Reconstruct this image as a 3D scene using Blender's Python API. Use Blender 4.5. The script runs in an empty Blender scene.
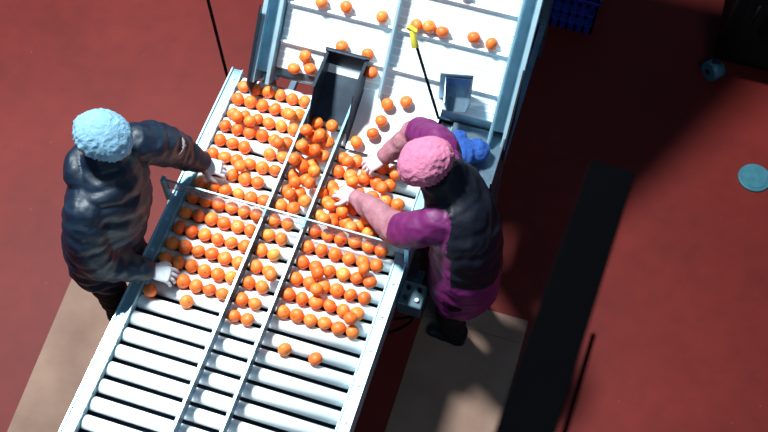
import bpy, bmesh, math, random
import numpy as np
from mathutils import Vector, Matrix, noise
random.seed(7)
V=Vector
scene=bpy.context.scene
scene.view_settings.view_transform='Standard'

# ---------------------------------------------------------------- helpers
def lin(r,g,b):
    def f(c):
        c/=255.0
        return c/12.92 if c<=0.04045 else ((c+0.055)/1.055)**2.4
    return (f(r),f(g),f(b),1)

def mat(name,rgb,rough=0.5,metal=0.0,var=0.15,scale=8.0,bump=0.0,bscale=60.0,coat=0.0,rgb2=None,alpha=1.0,sheen=0.0,spec=0.5,distort=0.0):
    m=bpy.data.materials.new(name); m.use_nodes=True
    nt=m.node_tree; b=nt.nodes['Principled BSDF']
    c=lin(*rgb)
    tc=nt.nodes.new('ShaderNodeTexCoord')
    n=nt.nodes.new('ShaderNodeTexNoise'); n.inputs['Scale'].default_value=scale; n.inputs['Detail'].default_value=6
    nt.links.new(tc.outputs['Object'],n.inputs['Vector'])
    r=nt.nodes.new('ShaderNodeValToRGB')
    r.color_ramp.elements[0].position=0.3; r.color_ramp.elements[1].position=0.7
    c2=lin(*rgb2) if rgb2 else tuple(min(1,x*(1+var)) for x in c[:3])+(1,)
    r.color_ramp.elements[0].color=tuple(x*(1-var) for x in c[:3])+(1,)
    r.color_ramp.elements[1].color=c2
    nt.links.new(n.outputs['Fac'],r.inputs['Fac'])
    nt.links.new(r.outputs['Color'],b.inputs['Base Color'])
    b.inputs['Roughness'].default_value=rough; b.inputs['Metallic'].default_value=metal
    b.inputs['Coat Weight'].default_value=coat
    b.inputs['Alpha'].default_value=alpha
    b.inputs['Sheen Weight'].default_value=sheen
    b.inputs['Specular IOR Level'].default_value=spec
    if bump>0:
        n2=nt.nodes.new('ShaderNodeTexNoise'); n2.inputs['Scale'].default_value=bscale; n2.inputs['Detail'].default_value=3
        n2.inputs['Distortion'].default_value=distort
        nt.links.new(tc.outputs['Object'],n2.inputs['Vector'])
        bp=nt.nodes.new('ShaderNodeBump'); bp.inputs['Strength'].default_value=bump; bp.inputs['Distance'].default_value=0.01
        nt.links.new(n2.outputs['Fac'],bp.inputs['Height']); nt.links.new(bp.outputs['Normal'],b.inputs['Normal'])
    return m

def empty(name,loc):
    e=bpy.data.objects.new(name,None); e.location=loc; e.empty_display_size=0.1
    scene.collection.objects.link(e); return e

def mk(name,bm,mats,parent=None,smooth=False,bevel=0.0,bseg=2):
    me=bpy.data.meshes.new(name)
    bmesh.ops.recalc_face_normals(bm,faces=bm.faces[:])
    bm.to_mesh(me); bm.free()
    if not isinstance(mats,(list,tuple)): mats=[mats]
    for m in mats: me.materials.append(m)
    o=bpy.data.objects.new(name,me); scene.collection.objects.link(o)
    if smooth:
        for p in me.polygons: p.use_smooth=True
    if bevel>0:
        md=o.modifiers.new('bevel','BEVEL'); md.width=bevel; md.segments=bseg; md.limit_method='ANGLE'
    if parent:
        o.parent=parent; o.matrix_parent_inverse=Matrix.Translation(-parent.location)
    return o

def box(bm,x0,x1,y0,y1,z0,z1,M=None,mi=0):
    vs=[]
    for x in (x0,x1):
        for y in (y0,y1):
            for z in (z0,z1):
                p=V((x,y,z))
                vs.append(bm.verts.new(M@p if M else p))
    for idx in ((0,1,3,2),(4,6,7,5),(0,4,5,1),(2,3,7,6),(0,2,6,4),(1,5,7,3)):
        f=bm.faces.new([vs[i] for i in idx]); f.material_index=mi

def cyl(bm,p0,p1,r0,r1=None,n=24,mi=0,smooth=True):
    r1=r0 if r1 is None else r1
    p0=V(p0);p1=V(p1); t=(p1-p0).normalized()
    a=t.orthogonal().normalized(); b=t.cross(a)
    A=[];B=[]
    for i in range(n):
        w=2*math.pi*i/n; d=a*math.cos(w)+b*math.sin(w)
        A.append(bm.verts.new(p0+d*r0)); B.append(bm.verts.new(p1+d*r1))
    for i in range(n):
        f=bm.faces.new((A[i],A[(i+1)%n],B[(i+1)%n],B[i])); f.smooth=smooth; f.material_index=mi
    f=bm.faces.new(A[::-1]); f.material_index=mi
    f=bm.faces.new(B); f.material_index=mi

def catmull(P,t):
    n=len(P)-1; k=min(int(t),n-1); u=t-k
    p1=P[k];p2=P[k+1];p0=P[k-1] if k>0 else p1*2-p2;p3=P[k+2] if k+2<=n else p2*2-p1
    return 0.5*((2*p1)+(p2-p0)*u+(2*p0-5*p1+4*p2-p3)*u*u+(3*p1-p0-3*p2+p3)*u**3)

def tube(bm,pts,rad,side,n=28,step=0.012,pitch=0,amp=0.1,cap=True,capk=0.6):
    """closed lofted tube, elliptical section (ra along side)."""
    pts=[V(p) for p in pts]; side=V(side).normalized()
    rad=[V((r[0],r[1],0)) if isinstance(r,(tuple,list)) else V((r,r,0)) for r in rad]
    L=sum((pts[i+1]-pts[i]).length for i in range(len(pts)-1))
    N=max(6,int(L/step)); K=len(pts)-1
    C=[catmull(pts,K*i/N) for i in range(N+1)]; R=[catmull(rad,K*i/N) for i in range(N+1)]
    rings=[];samples=[];s=0
    ext=[]
    for i in range(N+1):
        t=(C[min(i+1,N)]-C[max(i-1,0)]).normalized()
        if i>0: s+=(C[i]-C[i-1]).length
        k=1.0
        if pitch: k=1-amp+amp*1.4*abs(math.sin(math.pi*s/pitch))**0.6
        ext.append((C[i],t,R[i].x*k,R[i].y*k))
        samples.append((C[i].copy(),(R[i].x+R[i].y)/2,i/N))
    seq=[]
    c,t,ra,rb=ext[0]; h=min(ra,rb)
    if cap:
        for q in (85,65,45,22):
            q=math.radians(q); seq.append((c-t*h*math.sin(q)*capk,t,ra*math.cos(q),rb*math.cos(q)))
    seq+=ext
    c,t,ra,rb=ext[-1]; h=min(ra,rb)
    if cap:
        for q in (22,45,65,85):
            q=math.radians(q); seq.append((c+t*h*math.sin(q)*0.6,t,ra*math.cos(q),rb*math.cos(q)))
    for c,t,ra,rb in seq:
        a=(side-t*side.dot(t)).normalized(); b=t.cross(a)
        rings.append([bm.verts.new(c+a*ra*math.cos(2*math.pi*j/n)+b*rb*math.sin(2*math.pi*j/n)) for j in range(n)])
    for i in range(len(rings)-1):
        for j in range(n):
            bm.faces.new((rings[i][j],rings[i][(j+1)%n],rings[i+1][(j+1)%n],rings[i+1][j]))
    bm.faces.new(rings[0][::-1]); bm.faces.new(rings[-1])
    return samples

def ellipsoid(bm,c,r,M=None,seg=24):
    g=bmesh.ops.create_uvsphere(bm,u_segments=seg,v_segments=seg//2,radius=1.0)
    for v in g['verts']:
        p=V((v.co.x*r[0]+c[0],v.co.y*r[1]+c[1],v.co.z*r[2]+c[2]))
        v.co=M@p if M else p

def remesh(name,bm,mats,voxel,parent,smooth_it=3,labels=None,wrinkle=0.0):
    """union everything into one continuous surface"""
    o=mk(name,bm,mats,None)
    md=o.modifiers.new('r','REMESH'); md.mode='VOXEL'; md.voxel_size=voxel; md.use_smooth_shade=True
    ms=o.modifiers.new('s','SMOOTH'); ms.factor=0.5; ms.iterations=smooth_it
    dg=bpy.context.evaluated_depsgraph_get(); dg.update()
    me=bpy.data.meshes.new_from_object(o.evaluated_get(dg))
    o.modifiers.clear(); old=o.data; o.data=me; bpy.data.meshes.remove(old)
    me.name=name
    if len(me.materials)==0:
        for m in mats if isinstance(mats,(list,tuple)) else [mats]: me.materials.append(m)
    for p in me.polygons: p.use_smooth=True
    if labels:
        cs=[];rs=[];fn=[];ts=[]
        for smp,func in labels:
            for c,r,t in smp: cs.append(c[:]);rs.append(r);fn.append(func);ts.append(t)
        cs=np.array(cs);rs=np.array(rs)
        for p in me.polygons:
            c=np.array(p.center[:]); d=np.linalg.norm(cs-c,axis=1)/rs
            k=int(np.argmin(d)); p.material_index=fn[k](ts[k],p.center,p.normal)
    if wrinkle:
        nn=[v.normal.copy() for v in me.vertices]
        for v,q in zip(me.vertices,nn):
            c=v.co
            fold=1-abs(noise.noise(V((c.x*7,c.y*7,c.z*16))))*2      # creased folds
            v.co+=q*wrinkle*(0.8*noise.noise(c*8)+0.55*(fold-0.7)+0.25*noise.noise(c*24))
    if parent:
        o.parent=parent; o.matrix_parent_inverse=Matrix.Translation(-parent.location)
    return o

# ---------------------------------------------------------------- camera
a=math.radians(17.5); p=math.radians(61)
T=V((0,0,0.85)); dist=5.61
fwd=V((-math.sin(a)*math.cos(p),math.cos(a)*math.cos(p),-math.sin(p)))
right=V((math.cos(a),math.sin(a),0)); up=right.cross(fwd)
cd=bpy.data.cameras.new('camera'); cam=bpy.data.objects.new('camera',cd); scene.collection.objects.link(cam)
M=Matrix((right,up,-fwd)).transposed().to_4x4(); M.translation=T-fwd*dist
cam.matrix_world=M; cd.lens=50; cd.sensor_width=36
cd.dof.use_dof=True; cd.dof.focus_distance=5.5; cd.dof.aperture_fstop=2.0
scene.camera=cam

# ---------------------------------------------------------------- materials
m_white=mat('roller_white_plastic',(246,249,249),0.36,0,0.03,5,coat=0.1)
m_belt=mat('belt_white_pvc',(214,230,236),0.42,0,0.08,6)
m_alu=mat('brushed_aluminium',(156,198,214),0.34,0.65,0.14,12,0.1,90)
m_alu_lt=mat('aluminium_edge',(200,230,240),0.32,0.6,0.08,12)
m_steel=mat('stainless_steel',(130,152,168),0.3,0.85,0.2,10,0.08,60)
m_dsteel=mat('dark_steel',(48,58,70),0.36,0.6,0.25,10)
m_black=mat('black_paint',(5,6,8),0.8,0,0.2,8,spec=0.1)
m_beam=mat('matt_black_beam_paint',(2,2,3),0.95,0,0.2,8,spec=0.02)
m_pan=mat('under_tray',(26,40,60),0.6,0.2,0.3,6)
m_yellow=mat('yellow_plastic',(215,200,70),0.4,0,0.1,8)
m_blue=mat('blue_plastic',(14,36,128),0.45,0,0.15,8)
m_teal=mat('teal_rubber',(48,98,110),0.5,0,0.15,20)
m_greybox=mat('grey_enclosure',(70,94,104),0.35,0.3,0.1,12)
m_card=mat('cardboard',(120,92,80),0.85,0,0.12,3,0.15,40,rgb2=(136,108,94),spec=0.2)
m_cardedge=mat('cardboard_seam',(86,64,56),0.85,0,0.1,20)
m_cap_b=mat('bouffant_blue_nonwoven',(118,156,178),0.9,0,0.10,40,0.55,55,spec=0.1,distort=1.2,alpha=0.94)
m_cap_p=mat('bouffant_pink_nonwoven',(186,108,136),0.9,0,0.10,40,0.55,55,spec=0.1,distort=1.2,alpha=0.94)
m_navy=mat('navy_puffer_nylon',(7,24,42),0.5,0,0.12,9,0.3,26,spec=0.4,distort=0.6)
m_vest=mat('dark_vest_nylon',(10,13,26),0.6,0,0.12,9,0.25,26,spec=0.3,distort=0.6)
m_purple=mat('purple_puffer_nylon',(98,20,80),0.55,0,0.12,9,0.3,26,spec=0.4,distort=0.6)
m_sleeve=mat('dusty_pink_sleeve',(150,96,106),0.6,0,0.2,14,0.6,34,distort=0.8)
m_pants=mat('black_trousers',(9,10,14),0.85,0,0.3,12,0.3,50,spec=0.2)
m_shoe=mat('dark_shoes',(14,15,18),0.5,0,0.2,12)
m_glove=mat('white_knit_glove',(206,208,214),0.8,0,0.1,50,0.4,250)
m_glove2=mat('pinkish_latex_glove',(208,188,196),0.55,0,0.1,50,0.3,150)
m_skin=mat('skin',(176,122,98),0.5,0,0.08,20,0.1,120)
m_hair=mat('dark_hair',(18,13,11),0.55,0,0.3,60,0.5,200)
m_eye=mat('eye_white',(220,218,212),0.2)
m_iris=mat('iris',(30,20,14),0.2)
m_lip=mat('lips',(150,80,74),0.5)
m_label=mat('white_label',(220,226,230),0.6)
m_knit=mat('blue_knit',(28,74,150),0.8,0,0.3,70,0.8,160)

# orange peel
m_or=bpy.data.materials.new('mandarin_peel'); m_or.use_nodes=True
nt=m_or.node_tree; b=nt.nodes['Principled BSDF']
g=nt.nodes.new('ShaderNodeNewGeometry'); r=nt.nodes.new('ShaderNodeValToRGB')
cr=r.color_ramp; cr.elements[0].position=0; cr.elements[0].color=lin(228,98,30)
cr.elements[1].position=1; cr.elements[1].color=lin(232,148,60)
e=cr.elements.new(0.5); e.color=lin(240,116,42)
e=cr.elements.new(0.95); e.color=lin(244,130,52)
nt.links.new(g.outputs['Random Per Island'],r.inputs['Fac']); nt.links.new(r.outputs['Color'],b.inputs['Base Color'])
tc=nt.nodes.new('ShaderNodeTexCoord'); n=nt.nodes.new('ShaderNodeTexNoise'); n.inputs['Scale'].default_value=320
nt.links.new(tc.outputs['Object'],n.inputs['Vector'])
bp=nt.nodes.new('ShaderNodeBump'); bp.inputs['Strength'].default_value=0.4; bp.inputs['Distance'].default_value=0.003
nt.links.new(n.outputs['Fac'],bp.inputs['Height']); nt.links.new(bp.outputs['Normal'],b.inputs['Normal'])
b.inputs['Roughness'].default_value=0.46
m_stem=mat('mandarin_stem',(110,96,30),0.7)

# acrylic
m_acr=bpy.data.materials.new('acrylic_sheet'); m_acr.use_nodes=True
nt=m_acr.node_tree; b=nt.nodes['Principled BSDF']
n=nt.nodes.new('ShaderNodeTexNoise'); n.inputs['Scale'].default_value=14
rr=nt.nodes.new('ShaderNodeMapRange'); rr.inputs['To Min'].default_value=0.12; rr.inputs['To Max'].default_value=0.3
nt.links.new(n.outputs['Fac'],rr.inputs['Value']); nt.links.new(rr.outputs['Result'],b.inputs['Roughness'])
b.inputs['Base Color'].default_value=lin(120,150,168); b.inputs['Alpha'].default_value=0.45

# floor
m_floor=bpy.data.materials.new('red_epoxy_floor'); m_floor.use_nodes=True
nt=m_floor.node_tree; b=nt.nodes['Principled BSDF']
tc=nt.nodes.new('ShaderNodeTexCoord')
n1=nt.nodes.new('ShaderNodeTexNoise'); n1.inputs['Scale'].default_value=0.9; n1.inputs['Detail'].default_value=8; n1.inputs['Roughness'].default_value=0.6
n2=nt.nodes.new('ShaderNodeTexNoise'); n2.inputs['Scale'].default_value=9; n2.inputs['Detail'].default_value=8
n3=nt.nodes.new('ShaderNodeTexNoise'); n3.inputs['Scale'].default_value=60; n3.inputs['Detail'].default_value=2
for q in (n1,n2,n3): nt.links.new(tc.outputs['Object'],q.inputs['Vector'])
r1=nt.nodes.new('ShaderNodeValToRGB'); r1.color_ramp.elements[0].position=0.3; r1.color_ramp.elements[1].position=0.72
r1.color_ramp.elements[0].color=lin(86,21,17); r1.color_ramp.elements[1].color=lin(106,30,25)
nt.links.new(n1.outputs['Fac'],r1.inputs['Fac'])
r2=nt.nodes.new('ShaderNodeValToRGB'); r2.color_ramp.elements[0].position=0.2; r2.color_ramp.elements[1].position=0.6
r2.color_ramp.elements[0].color=(0.85,0.85,0.87,1); r2.color_ramp.elements[1].color=(1,1,1,1)
nt.links.new(n2.outputs['Fac'],r2.inputs['Fac'])
mx=nt.nodes.new('ShaderNodeMixRGB'); mx.blend_type='MULTIPLY'; mx.inputs['Fac'].default_value=1
nt.links.new(r1.outputs['Color'],mx.inputs['Color1']); nt.links.new(r2.outputs['Color'],mx.inputs['Color2'])
r3=nt.nodes.new('ShaderNodeValToRGB'); r3.color_ramp.elements[0].position=0.76; r3.color_ramp.elements[1].position=0.80
nt.links.new(n3.outputs['Fac'],r3.inputs['Fac'])
mx2=nt.nodes.new('ShaderNodeMixRGB'); mx2.inputs['Color2'].default_value=lin(160,100,88)
nt.links.new(r3.outputs['Color'],mx2.inputs['Fac']); nt.links.new(mx.outputs['Color'],mx2.inputs['Color1'])
nt.links.new(mx2.outputs['Color'],b.inputs['Base Color'])
b.inputs['Roughness'].default_value=0.6; b.inputs['Specular IOR Level'].default_value=0.2
bp=nt.nodes.new('ShaderNodeBump'); bp.inputs['Strength'].default_value=0.06; bp.inputs['Distance'].default_value=0.01
nt.links.new(n2.outputs['Fac'],bp.inputs['Height']); nt.links.new(bp.outputs['Normal'],b.inputs['Normal'])

# ---------------------------------------------------------------- floor
bm=bmesh.new(); box(bm,-9,9,-8,10,-0.1,0); mk('floor',bm,m_floor)

# ---------------------------------------------------------------- roller conveyor
XL,XR=-1.11,0.19
Y0,Y1=-2.6,0.66
RZ=0.795; RR=0.036; PIT=0.095
conv=empty('roller_conveyor',(-0.46,-1.0,0))
bm=bmesh.new()
for x0,x1,s in ((XL,XL+0.06,1),(XR-0.06,XR,-1)):
    box(bm,x0,x1,Y0,Y1,0.838,0.85)             # top flange
    ox=x0 if s==1 else x1-0.006
    box(bm,ox,ox+0.006,Y0,Y1,0.66,0.838)        # web
    box(bm,x0,x1,Y0,Y1,0.654,0.66)
mk('side_rails',bm,m_alu,conv,bevel=0.002)
bm=bmesh.new()
box(bm,XL-0.004,XL+0.004,Y0,Y1,0.845,0.862); box(bm,XR-0.004,XR+0.004,Y0,Y1,0.845,0.862)
box(bm,XL+0.056,XL+0.062,Y0,Y1,0.80,0.858); box(bm,XR-0.062,XR-0.056,Y0,Y1,0.80,0.858)
for k in range(17):
    y=Y0+0.15+k*0.19
    for x in (XL+0.03,XR-0.03): cyl(bm,(x,y,0.85),(x,y,0.857),0.009,n=6)
mk('rail_edges',bm,m_alu_lt,conv)
bm=bmesh.new()
nroll=int((Y1-Y0)/PIT)
rows=[]
for k in range(nroll):
    y=Y1-0.05-k*PIT
    rows.append(y-PIT/2)
    cyl(bm,(XL+0.066,y,RZ),(XR-0.066,y,RZ),RR,n=28)
    cyl(bm,(XL+0.03,y,RZ),(XR-0.03,y,RZ),0.009,n=10)
mk('rollers',bm,m_white,conv,bevel=0)
bm=bmesh.new()
box(bm,XL+0.01,XR-0.01,Y0,Y1,0.70,0.71)
for y in (-2.4,-1.6,-0.8,0.0,0.5):
    box(bm,XL+0.01,XR-0.01,y-0.02,y+0.02,0.62,0.66)
mk('under_tray',bm,m_pan,conv)
bm=bmesh.new()
for y in (-2.4,-1.2,0.1):
    for x in (XL+0.03,XR-0.03):
        box(bm,x-0.025,x+0.025,y-0.025,y+0.025,0.02,0.655)
        box(bm,x-0.05,x+0.05,y-0.05,y+0.05,0.0,0.02)
    box(bm,XL+0.03,XR-0.03,y-0.015,y+0.015,0.25,0.29)
mk('legs',bm,m_steel,conv,bevel=0.003)
# lane dividers
DA,DB=-0.585,-0.365
bm=bmesh.new()
for x in (DA,DB):
    box(bm,x-0.003,x+0.003,Y0,Y1,0.833,0.925)
mk('lane_dividers',bm,m_steel,conv)
bm=bmesh.new()
for x in (DA,DB): box(bm,x-0.006,x+0.006,Y0,Y1,0.923,0.930)
mk('divider_lips',bm,m_alu,conv)
# cross partition
bm=bmesh.new(); box(bm,XL-0.02,XR+0.0,-0.226,-0.220,0.935,1.015); mk('cross_partition_sheet',bm,m_acr,conv)
bm=bmesh.new()
box(bm,XL-0.03,XR+0.02,-0.228,-0.218,1.012,1.019)
for x in (XL-0.02,XR+0.004):
    box(bm,x-0.012,x+0.012,-0.24,-0.205,0.82,1.02)
mk('cross_partition_frame',bm,m_alu,conv,bevel=0.002)

# steel chute at the head of the middle lane
bm=bmesh.new()
CA,CB=DA+0.03,DB+0.03
def plate(P,tx):
    A=[bm.verts.new(V(q)) for q in P]; B=[bm.verts.new(V(q)+V((tx,0,0))) for q in P]
    bm.faces.new(A); bm.faces.new(B[::-1])
    n=len(P)
    for i in range(n): bm.faces.new((A[i],A[(i+1)%n],B[(i+1)%n],B[i]))
for x in (CA,CB):
    plate([(x,0.36,0.85),(x,0.40,0.98),(x,0.50,1.10),(x,0.74,1.12),(x,0.74,0.85)],0.006)
box(bm,CA,CB,0.735,0.741,0.85,1.14)
box(bm,CA-0.012,CB+0.018,0.741,0.757,1.12,1.14)
for x in (CA,CB): box(bm,x-0.006,x+0.012,0.50,0.745,1.115,1.123)
Mc=Matrix.Translation(V((0,0.73,1.0)))@Matrix.Rotation(math.radians(28),4,'X')
box(bm,CA+.006,CB,-0.30,0,0,0.004,Mc)
mk('chute',bm,m_dsteel,conv,bevel=0.0015)
# transition plates
bm=bmesh.new()
Mt=Matrix.Translation(V((0,0.66,0.955)))@Matrix.Rotation(math.radians(16),4,'X')
box(bm,DB+0.04,0.12,-0.34,0.06,-0.006,0,Mt)
mk('transition_plate',bm,m_belt,conv)

# ---------------------------------------------------------------- elevator
TH=math.radians(45)
elev=empty('inclined_elevator_conveyor',(-0.22,1.4,0))
ME=Matrix.Translation(V((0,0.66,0.945)))@Matrix.Rotation(TH,4,'X')
EX0,EX1=-0.94,0.50; EL=2.1
bm=bmesh.new()
box(bm,EX0+0.09,EX1-0.09,0,EL,-0.06,0,ME)
mk('belt',bm,m_belt,elev,bevel=0.02)
bm=bmesh.new()
s=0.165
cle=[]
while s<EL-0.05:
    box(bm,EX0+0.1,EX1-0.1,s,s+0.012,0,0.028,ME); cle.append(s); s+=0.215
ss=0.02
while ss<EL:
    box(bm,EX0+0.1,EX1-0.1,ss,ss+0.007,0,0.003,ME); ss+=0.043
mk('cleats',bm,m_white,elev)
bm=bmesh.new()
for x0 in (EX0,EX1-0.09):
    box(bm,x0,x0+0.012,-0.08,EL,-0.12,0.10,ME)
    box(bm,x0+0.078,x0+0.09,-0.08,EL,-0.02,0.07,ME)
    box(bm,x0,x0+0.09,-0.08,EL,-0.12,-0.10,ME)
    box(bm,x0+0.012,x0+0.078,-0.02,EL,0.02,0.03,ME)
mk('side_frames',bm,m_alu,elev,bevel=0.002)
bm=bmesh.new()
for x in (EX0+0.006,EX1-0.006): box(bm,x-0.012,x+0.012,-0.08,EL,0.10,0.108,ME)
for x in (EX0+0.084,EX1-0.084): box(bm,x-0.01,x+0.01,-0.08,EL,0.07,0.078,ME)
box(bm,-0.232,-0.218,0.0,EL,0.005,0.075,ME)
mk('frame_lips',bm,m_alu_lt,elev)
bm=bmesh.new()
box(bm,EX0+0.02,EX1-0.02,0.05,EL,-0.30,-0.12,ME)
mk('underside_cover',bm,m_dsteel,elev)
bm=bmesh.new()
cyl(bm,ME@V((EX0+0.1,0.0,-0.045)),ME@V((EX1-0.1,0.0,-0.045)),0.045)
cyl(bm,ME@V((EX0+0.1,EL,-0.045)),ME@V((EX1-0.1,EL,-0.045)),0.045)
mk('end_drums',bm,m_steel,elev)
bm=bmesh.new()
for x in (EX0+0.03,EX1-0.03):
    box(bm,x-0.03,x+0.03,0.66,0.72,0.0,0.88)
    box(bm,x-0.03,x+0.03,1.92,1.98,0.0,2.05)
    box(bm,x-0.02,x+0.02,0.72,1.92,0.3,0.34)
box(bm,EX0+0.03,EX1-0.03,1.93,1.97,0.3,0.34)
mk('support_posts',bm,m_steel,elev,bevel=0.003)
bm=bmesh.new()
for x in (EX0-0.012,EX1+0.002):
    plate([(x,0.50,0.98),(x,0.80,1.30),(x,0.76,0.88),(x,0.52,0.84)],0.01)
mk('gusset_plates',bm,m_dsteel,elev)
bm=bmesh.new()
box(bm,0.20,0.50,0.27,0.64,0.905,0.915); box(bm,0.49,0.50,0.27,0.64,0.60,1.0); box(bm,0.20,0.50,0.27,0.28,0.80,0.95)
box(bm,0.20,0.22,0.30,0.34,0.5,0.905)
box(bm,0.46,0.50,0.28,0.32,0.0,0.91)
mk('side_shelf',bm,m_steel,elev,bevel=0.002)
# small steel side hopper on the elevator foot
bm=bmesh.new()
Mb=Matrix.Translation(V((0.20,0.655,1.06)))@Matrix.Rotation(math.radians(12),4,'Z')
o=0.07;i_=0.05
tp=[(-o,-o,.11),(o,-o,.11),(o,o,.14),(-o,o,.14)]; bt=[(-i_,-i_,0),(i_,-i_,0),(i_,i_,0),(-i_,i_,0)]
tv=[bm.verts.new(Mb@V(q)) for q in tp]; bv=[bm.verts.new(Mb@V(q)) for q in bt]
for k in (1,2,3): bm.faces.new((tv[k],tv[(k+1)%4],bv[(k+1)%4],bv[k]))
bm.faces.new(bv)
box(bm,-0.10,0.075,0.075,0.081,-0.06,0.16,Mb)
ob=mk('side_hopper',bm,m_steel,elev); md=ob.modifiers.new('s','SOLIDIFY'); md.thickness=0.005

# scraper with yellow handle
lev=empty('scraper_tool',(0.11,0.62,0.99))
bm=bmesh.new(); cyl(bm,(0.12,0.60,0.97),(-0.055,0.712,1.42),0.008,n=14); mk('rod',bm,m_black,lev)
bm=bmesh.new()
cyl(bm,(-0.052,0.70,1.40),(-0.085,0.74,1.48),0.02,0.014,n=16)
box(bm,-0.028,0.028,-0.012,0.012,-0.01,0.01,Matrix.Translation(V((-0.085,0.74,1.485)))@Matrix.Rotation(0.5,4,'Y'))
mk('handle',bm,m_yellow,lev,bevel=0.003)

# blue knitted bag on the shelf
bm=bmesh.new()
ellipsoid(bm,(0.30,0.42,0.985),(0.085,0.085,0.058)); ellipsoid(bm,(0.37,0.46,0.975),(0.07,0.07,0.048)); ellipsoid(bm,(0.26,0.49,0.985),(0.05,0.055,0.055))
bg=remesh('knitted_bag',bm,[m_knit],0.006,None,2)
for v in bg.data.vertices:
    v.co+=v.normal*0.008*noise.noise(v.co*35)
    v.co.z=max(v.co.z,0.918)

# control box
cb=empty('control_box',(0.26,-0.32,0.6))
bm=bmesh.new(); box(bm,0.193,0.325,-0.40,-0.26,0.60,0.72); mk('enclosure',bm,m_greybox,cb,bevel=0.008)
bm=bmesh.new()
for k,(x,y,mi) in enumerate(((0.23,-0.36,0),(0.23,-0.30,1),(0.29,-0.36,2),(0.29,-0.30,1))):
    cyl(bm,(x,y,0.72),(x,y,0.738),0.012,0.010,n=16,mi=mi)
mk('buttons',bm,[m_dsteel,m_black,m_label],cb)
bm=bmesh.new(); tube(bm,[(0.26,-0.34,0.61),(0.27,-0.35,0.45),(0.22,-0.37,0.35),(0.16,-0.40,0.3)],[0.008]*4,(0,1,0),n=10); 
tube(bm,[(0.29,-0.31,0.61),(0.30,-0.30,0.45),(0.24,-0.29,0.33),(0.16,-0.32,0.31)],[0.007]*4,(0,1,0),n=10)
mk('cables',bm,m_black,cb,smooth=True)

# vertical pole
vp=empty('vertical_pole',(-1.165,0.70,0))
bm=bmesh.new(); cyl(bm,(-1.165,0.70,0.015),(-1.20,0.66,2.3),0.009,n=14); mk('pole',bm,m_black,vp)
bm=bmesh.new(); cyl(bm,(-1.165,0.70,0.0),(-1.165,0.70,0.016),0.06,n=24); mk('base_plate',bm,m_black,vp)

# ---------------------------------------------------------------- mandarins
verts=[];faces=[];mis=[]
NU,NV=18,11
def add_orange(c,r):
    base=len(verts)
    rot=Matrix.Rotation(random.uniform(0,6.28),3,'Z')@Matrix.Rotation(random.gauss(0,0.7),3,'X')@Matrix.Rotation(random.gauss(0,0.7),3,'Y')
    fl=random.uniform(0.84,0.95)
    c=V(c)
    prof=[(0.0,0.88)]
    for i in range(1,NV):
        th=math.pi*i/NV; rr=math.sin(th); zz=math.cos(th)
        if th<0.6: zz-=0.12*(1-th/0.6)
        prof.append((rr,zz))
    prof.append((0,-0.97))
    verts.append(c+rot@V((0,0,prof[0][1]*r*fl)))
    for i in range(1,NV):
        for j in range(NU):
            w=2*math.pi*j/NU
            k=1+0.012*math.sin(5*w)
            verts.append(c+rot@V((math.cos(w)*prof[i][0]*r*k,math.sin(w)*prof[i][0]*r*k,prof[i][1]*r*fl)))
    verts.append(c+rot@V((0,0,prof[-1][1]*r*fl)))
    last=len(verts)-1
    for j in range(NU):
        faces.append((base,base+1+j,base+1+(j+1)%NU)); mis.append(0)
        for i in range(NV-2):
            q=base+1+i*NU
            faces.append((q+j,q+NU+j,q+NU+(j+1)%NU,q+(j+1)%NU)); mis.append(0)
        q=base+1+(NV-2)*NU
        faces.append((q+j,last,q+(j+1)%NU)); mis.append(0)
    b0=len(verts)
    for j in range(6):
        w=math.pi*j/3; verts.append(c+rot@V((math.cos(w)*r*.11,math.sin(w)*r*.11,r*fl*.92)))
    faces.append(tuple(range(b0,b0+6))); mis.append(1)

hands_keep=[V((-0.27,0.04,0.93)),V((-0.14,0.22,0.93)),V((-0.92,-0.03,0.92)),V((-0.92,-0.68,0.92))]
placed=[]
OZ=0.849
def try_place(x,y,z,r,tol=0.95):
    for h in hands_keep:
        if (V((x,y,z))-h).length<0.09: return False
    for q,rq in placed:
        if (V((x,y,z))-q).length<(r+rq)*tol: return False
    placed.append((V((x,y,z)),r)); add_orange((x,y,z),r); return True
def fill(x0,x1,ya,yb,prob):
    for y in rows:
        if ya<=y<=yb:
            x=x0+0.037+random.uniform(0,0.010)
            while x<x1-0.034:
                r=random.uniform(0.035,0.038)
                pr=prob(x,y) if callable(prob) else prob
                if random.random()<pr: try_place(x,y+random.uniform(-.004,.004),OZ+(r-.0355)*1.2,r,0.92)
                x+=random.uniform(0.071,0.075)
L0,L1=XL+0.065,DA-0.004; C0,C1=DA+0.004,DB-0.004; R0,R1=DB+0.004,XR-0.065
fill(L0,L1,-0.20,0.60,0.98)
fill(L0,L1,-0.73,-0.20,1.0)
ry=[y for y in rows if -0.85<y<-0.73]
for x in (-1.0,-0.80): try_place(x,ry[0],OZ,0.036)
fill(C0,C1,-0.80,0.40,1.0)
fill(R0,R1,-0.76,-0.20,1.0)
fill(R0,R1,-0.22,0.18,1.0)
fill(R0,R1,0.18,0.34,lambda x,y:0.9 if x<-0.12 else 0.5)
ryy=min(rows,key=lambda y:abs(y+0.86)); try_place(-0.24,ryy,OZ,0.036); try_place(-0.08,ryy,OZ,0.036)
def pile(n,x0,x1,ya,yb,z=0.05,tol=0.92):
    rs_=[q for q in rows if ya<=q<=yb]
    for _ in range(n):
        y=random.choice(rs_)+PIT/2+random.uniform(-.012,.012)
        x=random.uniform(x0,x1); r=random.uniform(.0335,.0365)
        try_place(x,y,OZ+z,r,tol)
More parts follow.
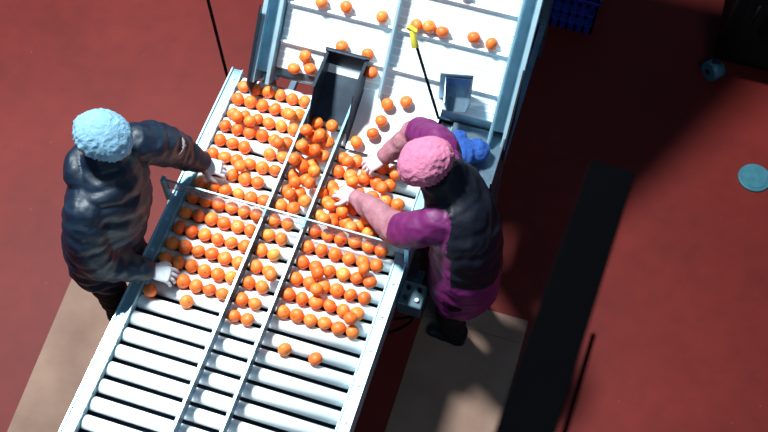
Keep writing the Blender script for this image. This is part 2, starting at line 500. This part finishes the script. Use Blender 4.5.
pile(260,C0+.035,C1-.035,-0.12,0.40,0.047); pile(50,R0+.04,R1-.10,-0.20,0.22,0.047); pile(5,R0+.04,R1-.05,-0.68,-0.3); pile(4,C0+.035,C1-.035,-0.70,-0.3); pile(12,L0+.04,L1-.04,-0.10,0.45)
pile(120,C0+.035,C1-.035,0.0,0.36,0.098,0.9); pile(8,R0+.04,R1-.2,-0.2,0.1,0.098,0.9)
def elev_or(x,ci,ds=0.0):
    r=0.036; add_orange(ME@V((x,cle[ci]+0.012+r+ds,r)),r)
for x,ci,ds in ((-0.65,1,0),(-0.51,1,0.005),(-0.305,1,0),(-0.115,1,0),(-0.045,1,0.01),(0.03,1,0),(0.20,1,0.01),(0.30,1,0),
    (-0.49,0,.01),(-0.34,0,0),(-0.68,0,-.095),(-0.30,0,-.09),(-0.73,0,-.175),(-0.64,0,-.155),
    (-0.70,2,0),(-0.59,2,0),(-0.43,2,0),(-0.1,2,0.01),(0.1,2,0.01),(-0.16,3,0),(-.09,3,0),(.2,3,0),
    (-0.72,3,0),(-0.55,3,0),(-0.47,3,0),(-.3,4,0),(.05,4,0),(-.65,4,0),(.15,5,0),(-.5,5,0)):
    elev_or(x,ci,ds)
for x,s in ((-0.17,-0.05),(-0.075,-0.01),(-0.175,-0.15),(-0.20,-0.23),(-0.02,-0.30),(-0.27,-0.30)):
    add_orange(Mt@V((x,s,0.034)),0.036)
for h in ((-0.285,0.045,0.868),(-0.165,0.215,0.868),(-0.36,0.03,0.86)):
    add_orange(h,0.035)
me=bpy.data.meshes.new('mandarins'); me.from_pydata([v[:] for v in verts],[],faces)
me.materials.append(m_or); me.materials.append(m_stem)
for pz,mi in zip(me.polygons,mis): pz.use_smooth=True; pz.material_index=mi
om=bpy.data.objects.new('mandarins',me); scene.collection.objects.link(om)

# ---------------------------------------------------------------- people
def hand(bm,wrist,f,nrm,sgn,curl=(25,35,25)):
    wrist=V(wrist); f=V(f).normalized(); nrm=V(nrm); nrm=(nrm-f*nrm.dot(f)).normalized(); s=f.cross(nrm)*sgn
    tube(bm,[wrist-f*.05,wrist-f*.01,wrist+f*.035,wrist+f*.088],[(.036,.030),(.033,.026),(.045,.021),(.044,.017)],s,n=20,step=.006)
    for i,(L,sp) in enumerate(((.074,.14),(.084,.03),(.078,-.07),(.062,-.19))):
        bse=wrist+f*(.080-.004*abs(i-1))+s*(.034-.0225*i)
        d0=(f+s*sp).normalized(); P=[bse-d0*.01,bse]; ang=0
        for seg,c in zip((.45,.3,.25),curl):
            ang+=math.radians(c+2*i)
            P.append(P[-1]+(d0*math.cos(ang)-nrm*math.sin(ang))*L*seg)
        tube(bm,P,[.0105,.0105,.010,.009,.0078],s,n=12,step=.004)
    b=wrist+f*.022+s*.026
    P=[b,b+(f*.5+s*.75-nrm*.3).normalized()*.038]
    P.append(P[-1]+(f*.8+s*.35-nrm*.5).normalized()*.03); P.append(P[-1]+(f*.85-s*.05-nrm*.6).normalized()*.024)
    tube(bm,P,[.015,.0128,.0115,.0088],nrm,n=12,step=.004)

def head(parent,center,fdir,pitch_down,capmat,capoff=(-0.03,0,0.028),capr=(.138,.124,.100),seed=1.0,mask=False):
    f=V(fdir); f.z=0; f.normalize(); yaw=math.atan2(f.y,f.x)
    MH=Matrix.Translation(V(center))@Matrix.Rotation(yaw,4,'Z')@Matrix.Rotation(math.radians(pitch_down),4,'Y')
    bm=bmesh.new()
    ellipsoid(bm,(-.008,0,.025),(.094,.076,.092),MH); ellipsoid(bm,(.022,0,-.03),(.066,.06,.075),MH)
    ellipsoid(bm,(.05,0,-.085),(.032,.03,.024),MH)      # chin
    ellipsoid(bm,(.082,0,.012),(.012,.05,.012),MH)      # brow
    for sy in (1,-1):
        ellipsoid(bm,(.0,.078*sy,-.01),(.02,.008,.032),MH); ellipsoid(bm,(.062,.034*sy,-.03),(.022,.02,.02),MH)
    tube(bm,[MH@V((.085,0,.008)),MH@V((.097,0,-.015)),MH@V((.108,0,-.034)),MH@V((.092,0,-.044))],[.008,.010,.014,.010],MH.to_3x3()@V((0,1,0)),n=12,step=.005)
    tube(bm,[MH@V((.078,-.02,-.062)),MH@V((.09,0,-.060)),MH@V((.078,.02,-.062))],[.006,.008,.006],(0,0,1),n=10,step=.005)
    tube(bm,[MH@V((-.02,0,-.03)),MH@V((-.05,0,-.15))],[.052,.056],MH.to_3x3()@V((0,1,0)))
    remesh('head',bm,[m_skin],0.0045,parent,2)
    bm=bmesh.new()
    for sy in (1,-1): ellipsoid(bm,(.077,.032*sy,-.004),(.011,.014,.009),MH,16)
    mk('eyes',bm,m_eye,parent,smooth=True)
    bm=bmesh.new()
    for sy in (1,-1): ellipsoid(bm,(.0865,.032*sy,-.004),(.003,.006,.006),MH,12)
    mk('irises',bm,m_iris,parent,smooth=True)
    bm=bmesh.new(); tube(bm,[MH@V((.087,-.018,-.062)),MH@V((.0965,0,-.060)),MH@V((.087,.018,-.062))],[.004,.005,.004],(0,0,1),n=10,step=.004); mk('lips',bm,m_lip,parent,smooth=True)
    bm=bmesh.new(); ellipsoid(bm,(-.022,0,.02),(.092,.081,.093),MH); ellipsoid(bm,(-.05,0,-.04),(.06,.066,.07),MH)
    remesh('hair',bm,[m_hair],0.006,parent,2)
    if mask:
        bm=bmesh.new(); ellipsoid(bm,(.052,0,-.058),(.056,.062,.05),MH); mk('face_mask',bm,m_navy,parent,smooth=True)
    # bouffant cap
    bm=bmesh.new(); NR,NS=56,180; rings=[]
    for i in range(NR+1):
        u=i/NR; ph=u*math.radians(130)
        ring=[]
        for j in range(NS):
            w=2*math.pi*j/NS
            rr=math.sin(ph); zz=math.cos(ph)
            if u>0.72: 
                q=(u-.72)/.28; rr*=1-.10*q*q
            pl=(0.010*u+0.04*u**4)*math.sin(30*w+2.5*math.sin(2*w+seed)+1.5*math.sin(5*w)+3*u)
            dirv=V((math.cos(w)*rr,math.sin(w)*rr,zz))
            crease=1-2*abs(noise.noise(dirv*3.2+V((seed,1,2))))
            wr=0.08*noise.noise(dirv*1.3+V((seed,seed,0)))+0.035*(crease-0.6)+0.012*noise.noise(dirv*11)
            k=1+pl+wr
            if i==NR: k*=0.93
            P=V((capoff[0]+dirv.x*capr[0]*k,capoff[1]+dirv.y*capr[1]*k,capoff[2]+dirv.z*capr[2]*(1+wr)))
            ring.append(bm.verts.new(MH@P))
            if i==0: break
        rings.append(ring)
    for j in range(NS): bm.faces.new((rings[0][0],rings[1][j],rings[1][(j+1)%NS]))
    for i in range(1,NR):
        for j in range(NS): bm.faces.new((rings[i][j],rings[i+1][j],rings[i+1][(j+1)%NS],rings[i][(j+1)%NS]))
    mk('bouffant_cap',bm,capmat,parent,smooth=True)

def legs(bm,hips,knees,ankles,toes,labels,pm,sm):
    for h,k,an,t in zip(hips,knees,ankles,toes):
        s1=tube(bm,[h,(V(h)+V(k))/2,k,(V(k)*.55+V(an)*.45),an],[.112,.10,.08,.076,.062],(0,1,0),n=24)
        labels.append((s1,lambda t_,c,n:pm))
        d=(V(t)-V(an)); d.z=0; dn=d.normalized()
        s2=tube(bm,[V(an)*1-dn*.04+V((0,0,-.03)),V((an[0],an[1],.057))+dn*.04,V((t[0],t[1],.05))],[(.042,.042),(.045,.042),(.04,.032)],V((0,0,1)).cross(dn),n=20)
        labels.append((s2,lambda t_,c,n:sm))

# --- man, left
wm=empty('worker_in_navy_jacket',(-1.33,-0.52,0))
bm=bmesh.new(); lab=[]
sd=V((0.08,0.46,0))
s=tube(bm,[(-1.32,-.62,.74),(-1.315,-.61,.91),(-1.27,-.575,1.1),(-1.24,-.52,1.25),(-1.235,-.465,1.37),(-1.25,-.435,1.455),(-1.25,-.42,1.51)],
       [(.215,.17),(.23,.18),(.23,.195),(.23,.195),(.205,.16),(.135,.12),(.092,.092)],sd,n=40,pitch=0.078,amp=0.065,capk=0.2)
lab.append((s,lambda t,c,n:0))
def sleeve_label(t,c,n):
    return 3 if (0.42<t<0.50 and n.z>0.15 and c.y<-0.10) else 0
s=tube(bm,[(-1.24,-.33,1.36),(-1.18,-.235,1.345),(-1.12,-.155,1.25),(-1.09,-.10,1.13),(-1.04,-.065,1.04),(-.985,-.045,.975)],[.10,.112,.106,.094,.078,.056],(0,0,1),n=26,pitch=.065,amp=.07)
lab.append((s,sleeve_label))
s=tube(bm,[(-1.28,-.57,1.36),(-1.26,-.68,1.33),(-1.25,-.76,1.21),(-1.20,-.775,1.08),(-1.11,-.74,1.01),(-1.01,-.705,.96)],[.10,.112,.108,.098,.080,.056],(0,0,1),n=26,pitch=.065,amp=.07)
lab.append((s,lambda t,c,n:0))
s=tube(bm,[(-1.25,-.31,1.43),(-1.33,-.35,1.44),(-1.375,-.45,1.44),(-1.35,-.54,1.44),(-1.27,-.57,1.42)],[.05,.062,.07,.062,.05],(0,0,1),n=20)
lab.append((s,lambda t,c,n:0))
s=tube(bm,[(-1.26,-.43,1.46),(-1.235,-.42,1.55)],[.06,.058],sd); lab.append((s,lambda t,c,n:0))
legs(bm,[(-1.33,-.70,.86),(-1.32,-.50,.86)],[(-1.32,-.71,.48),(-1.30,-.46,.48)],[(-1.36,-.70,.10),(-1.36,-.42,.10)],[(-1.20,-.71,.04),(-1.20,-.38,.04)],lab,1,2)
remesh('clothed_body',bm,[m_navy,m_pants,m_shoe,m_label],0.008,wm,1,lab,wrinkle=0.013)
head(wm,(-1.215,-.40,1.60),(1,.12,0),28,m_cap_b,seed=1.3,mask=True)
bm=bmesh.new(); hand(bm,(-.985,-.045,.955),(.9,.25,-.35),(.3,0,1),1,(18,28,22)); remesh('glove_1',bm,[m_glove],0.003,wm,1)
bm=bmesh.new(); hand(bm,(-1.0,-.70,.95),(.95,.15,-.30),(.3,0,1),-1,(18,28,22)); remesh('glove_2',bm,[m_glove],0.003,wm,1)

# --- woman, right
ww=empty('worker_in_purple_jacket',(0.5,-0.15,0))
bm=bmesh.new(); lab=[]
sd=V((-0.12,0.43,0))
s=tube(bm,[(.49,-.19,.72),(.49,-.18,.88),(.48,-.15,1.04),(.43,-.08,1.18),(.355,-.015,1.29),(.29,.0,1.37),(.255,.0,1.42)],
       [(.222,.18),(.232,.185),(.222,.18),(.228,.175),(.205,.15),(.13,.118),(.088,.088)],sd,n=40,pitch=0.10,amp=0.022,capk=0.2)
lab.append((s,lambda t,c,n:0 if (t<0.26 or (n.x<-0.3 and t<.6)) else 4))
s=tube(bm,[(.36,-.10,1.28),(.325,-.19,1.28),(.23,-.21,1.20),(.12,-.175,1.09),(.0,-.09,1.03),(-.155,-.01,.975)],[.095,.10,.094,.084,.066,.048],(0,0,1),n=26,pitch=.07,amp=.055)
lab.append((s,lambda t,c,n:3 if t>0.55 else (4 if t<0.07 else 0)))
s=tube(bm,[(.29,.10,1.29),(.225,.205,1.29),(.15,.30,1.22),(.06,.375,1.12),(-.01,.34,1.05),(-.085,.28,.975)],[.095,.10,.092,.080,.066,.048],(0,0,1),n=26,pitch=.07,amp=.055)
lab.append((s,lambda t,c,n:3 if t>0.58 else 0))
# stand-up collar
s=tube(bm,[(.24,-.07,1.39),(.31,-.06,1.41),(.345,.01,1.42),(.32,.075,1.41),(.25,.09,1.39)],[.036,.044,.048,.044,.036],(0,0,1),n=18)
lab.append((s,lambda t,c,n:0))
legs(bm,[(.50,-.29,.86),(.49,-.09,.86)],[(.46,-.26,.47),(.45,-.02,.47)],[(.50,-.22,.10),(.50,.04,.10)],[(.35,-.21,.04),(.35,.06,.04)],lab,1,2)
remesh('clothed_body',bm,[m_purple,m_pants,m_shoe,m_sleeve,m_vest],0.008,ww,1,lab,wrinkle=0.014)
head(ww,(.20,-.015,1.475),(-1,.2,0),36,m_cap_p,seed=4.1,capr=(.148,.132,.104))
bm=bmesh.new(); hand(bm,(-.165,-.005,.965),(-.9,.38,-.30),(-.25,.1,1),-1,(20,32,26)); remesh('glove_1',bm,[m_glove2],0.003,ww,1)
bm=bmesh.new(); hand(bm,(-.09,.275,.965),(-.75,-.6,-.35),(-.3,-.2,1),1,(20,32,26)); remesh('glove_2',bm,[m_glove2],0.003,ww,1)

# ---------------------------------------------------------------- floor objects
def sheet(name,loc,rot,w,l,seam):
    bm=bmesh.new(); Mx=Matrix.Translation(V(loc))@Matrix.Rotation(math.radians(rot),4,'Z')
    box(bm,-w/2,w/2,-l/2,l/2,0.0,0.006,Mx)
    if seam is not None: box(bm,-w/2+.003,w/2-.003,seam-.002,seam+.002,0.006,0.0068,Mx,1)
    mk(name,bm,[m_card,m_cardedge])
sheet('cardboard_sheet',(-1.46,-1.22,0.001),4,0.56,1.75,None)
sheet('cardboard_sheet.001',(0.575,-0.80,0.001),0,0.60,1.66,0.68)

bc=empty('plastic_crate',(0.5,2.45,0))
bm=bmesh.new()
cx0,cx1,cy0,cy1,ch=0.20,0.78,2.22,2.62,0.32
box(bm,cx0,cx1,cy0,cy1,0,0.015)
for z0,z1 in ((0.015,0.07),(0.25,0.32),(0.14,0.17)):
    box(bm,cx0,cx0+.012,cy0,cy1,z0,z1);box(bm,cx1-.012,cx1,cy0,cy1,z0,z1);box(bm,cx0,cx1,cy0,cy0+.012,z0,z1);box(bm,cx0,cx1,cy1-.012,cy1,z0,z1)
for k in range(11):
    x=cx0+(cx1-cx0-.02)*k/10; box(bm,x,x+.02,cy0,cy0+.012,0,ch); box(bm,x,x+.02,cy1-.012,cy1,0,ch)
for k in range(8):
    y=cy0+(cy1-cy0-.02)*k/7; box(bm,cx0,cx0+.012,y,y+.02,0,ch); box(bm,cx1-.012,cx1,y,y+.02,0,ch)
box(bm,cx0-.012,cx1+.012,cy0-.012,cy0+.012,ch-.02,ch); box(bm,cx0-.012,cx1+.012,cy1-.012,cy1+.012,ch-.02,ch)
box(bm,cx0-.012,cx0+.012,cy0,cy1,ch-.02,ch); box(bm,cx1-.012,cx1+.012,cy0,cy1,ch-.02,ch)
mk('crate_body',bm,m_blue,bc)

ct=empty('equipment_cart',(2.0,2.5,0))
bm=bmesh.new(); box(bm,1.58,2.35,2.14,2.90,0.15,0.95); box(bm,1.56,2.37,2.12,2.92,0.95,0.985); mk('cabinet',bm,m_black,ct,bevel=0.015)
bm=bmesh.new(); box(bm,1.66,2.29,2.13,2.14,0.2,0.9); cyl(bm,(1.71,2.11,.6),(1.71,2.11,.75),.008,n=10); mk('door_panel',bm,m_black,ct)
bm=bmesh.new(); bw=bmesh.new()
for x,y in ((1.61,2.12),(2.3,2.12),(1.61,2.86),(2.3,2.86)):
    cyl(bw,(x-.03,y-.03,.07),(x+.03,y+.03,.07),.068,n=28); cyl(bm,(x-.034,y-.034,.07),(x+.034,y+.034,.07),.02,n=14)
    box(bm,x-.03,x+.03,y-.01,y+.05,.14,.155)
mk('castor_forks',bm,m_dsteel,ct); mk('castor_wheels',bw,m_teal,ct)

bm=bmesh.new()
cyl(bm,(2.0,1.41,0.0),(2.0,1.41,0.012),0.105,0.098,n=48)
cyl(bm,(2.0,1.41,0.012),(2.0,1.41,0.014),0.08,0.078,n=48)
mk('drain_cover',bm,m_teal)

# ---------------------------------------------------------------- overhead beam
ob=empty('overhead_beam',(0.93,-4.6,0))
bm=bmesh.new()
def beam(p0,p1,w,h):
    p0=V(p0);p1=V(p1); t=(p1-p0); L=t.length; t.normalize(); sx=V((1,0,0)); sx=(sx-t*sx.dot(t)).normalized(); n=sx.cross(t)
    Mx=Matrix((sx,t,n)).transposed().to_4x4(); Mx.translation=p0
    box(bm,-w/2,w/2,0,L,-h/2,h/2,Mx)
beam((0.945,-1.07,3.40),(0.71,-4.6,4.35),0.116,0.10)
box(bm,0.64,0.78,-4.68,-4.52,0,4.4)
box(bm,0.56,0.86,-4.76,-4.44,0,0.02)
mk('beam',bm,m_beam,ob,bevel=0.004)
bm=bmesh.new()
cyl(bm,(1.005,-1.46,3.30),(0.80,-4.55,4.28),0.007,n=12)
for q in (0.25,0.6,0.9):
    P0=V((1.005,-1.46,3.30)).lerp(V((0.80,-4.55,4.28)),q); cyl(bm,P0,P0+V((-0.09,0,0.03)),0.006,n=8)
mk('conduit',bm,m_beam,ob)

# ---------------------------------------------------------------- lights
def area(name,loc,tgt,size,power,colr):
    ld=bpy.data.lights.new(name,'AREA'); ld.shape='DISK'; ld.size=size; ld.energy=power; ld.color=colr
    o=bpy.data.objects.new(name,ld); scene.collection.objects.link(o); o.location=loc
    o.rotation_euler=(V(tgt)-V(loc)).to_track_quat('-Z','Y').to_euler()
area('high_bay_lamp_key',(-3.3,1.1,8.2),(-.5,0,0.8),1.1,1900,(0.86,0.97,1.0))
area('added_fill_light',(3.0,-4.5,8.0),(0.3,0,0.8),2.0,110,(0.65,0.86,1.0))  # added weak fill for the camera side, not an actual fixture
w=bpy.data.worlds.new('world'); scene.world=w; w.use_nodes=True
w.node_tree.nodes['Background'].inputs['Color'].default_value=(0.22,0.5,0.9,1)
w.node_tree.nodes['Background'].inputs['Strength'].default_value=0.15
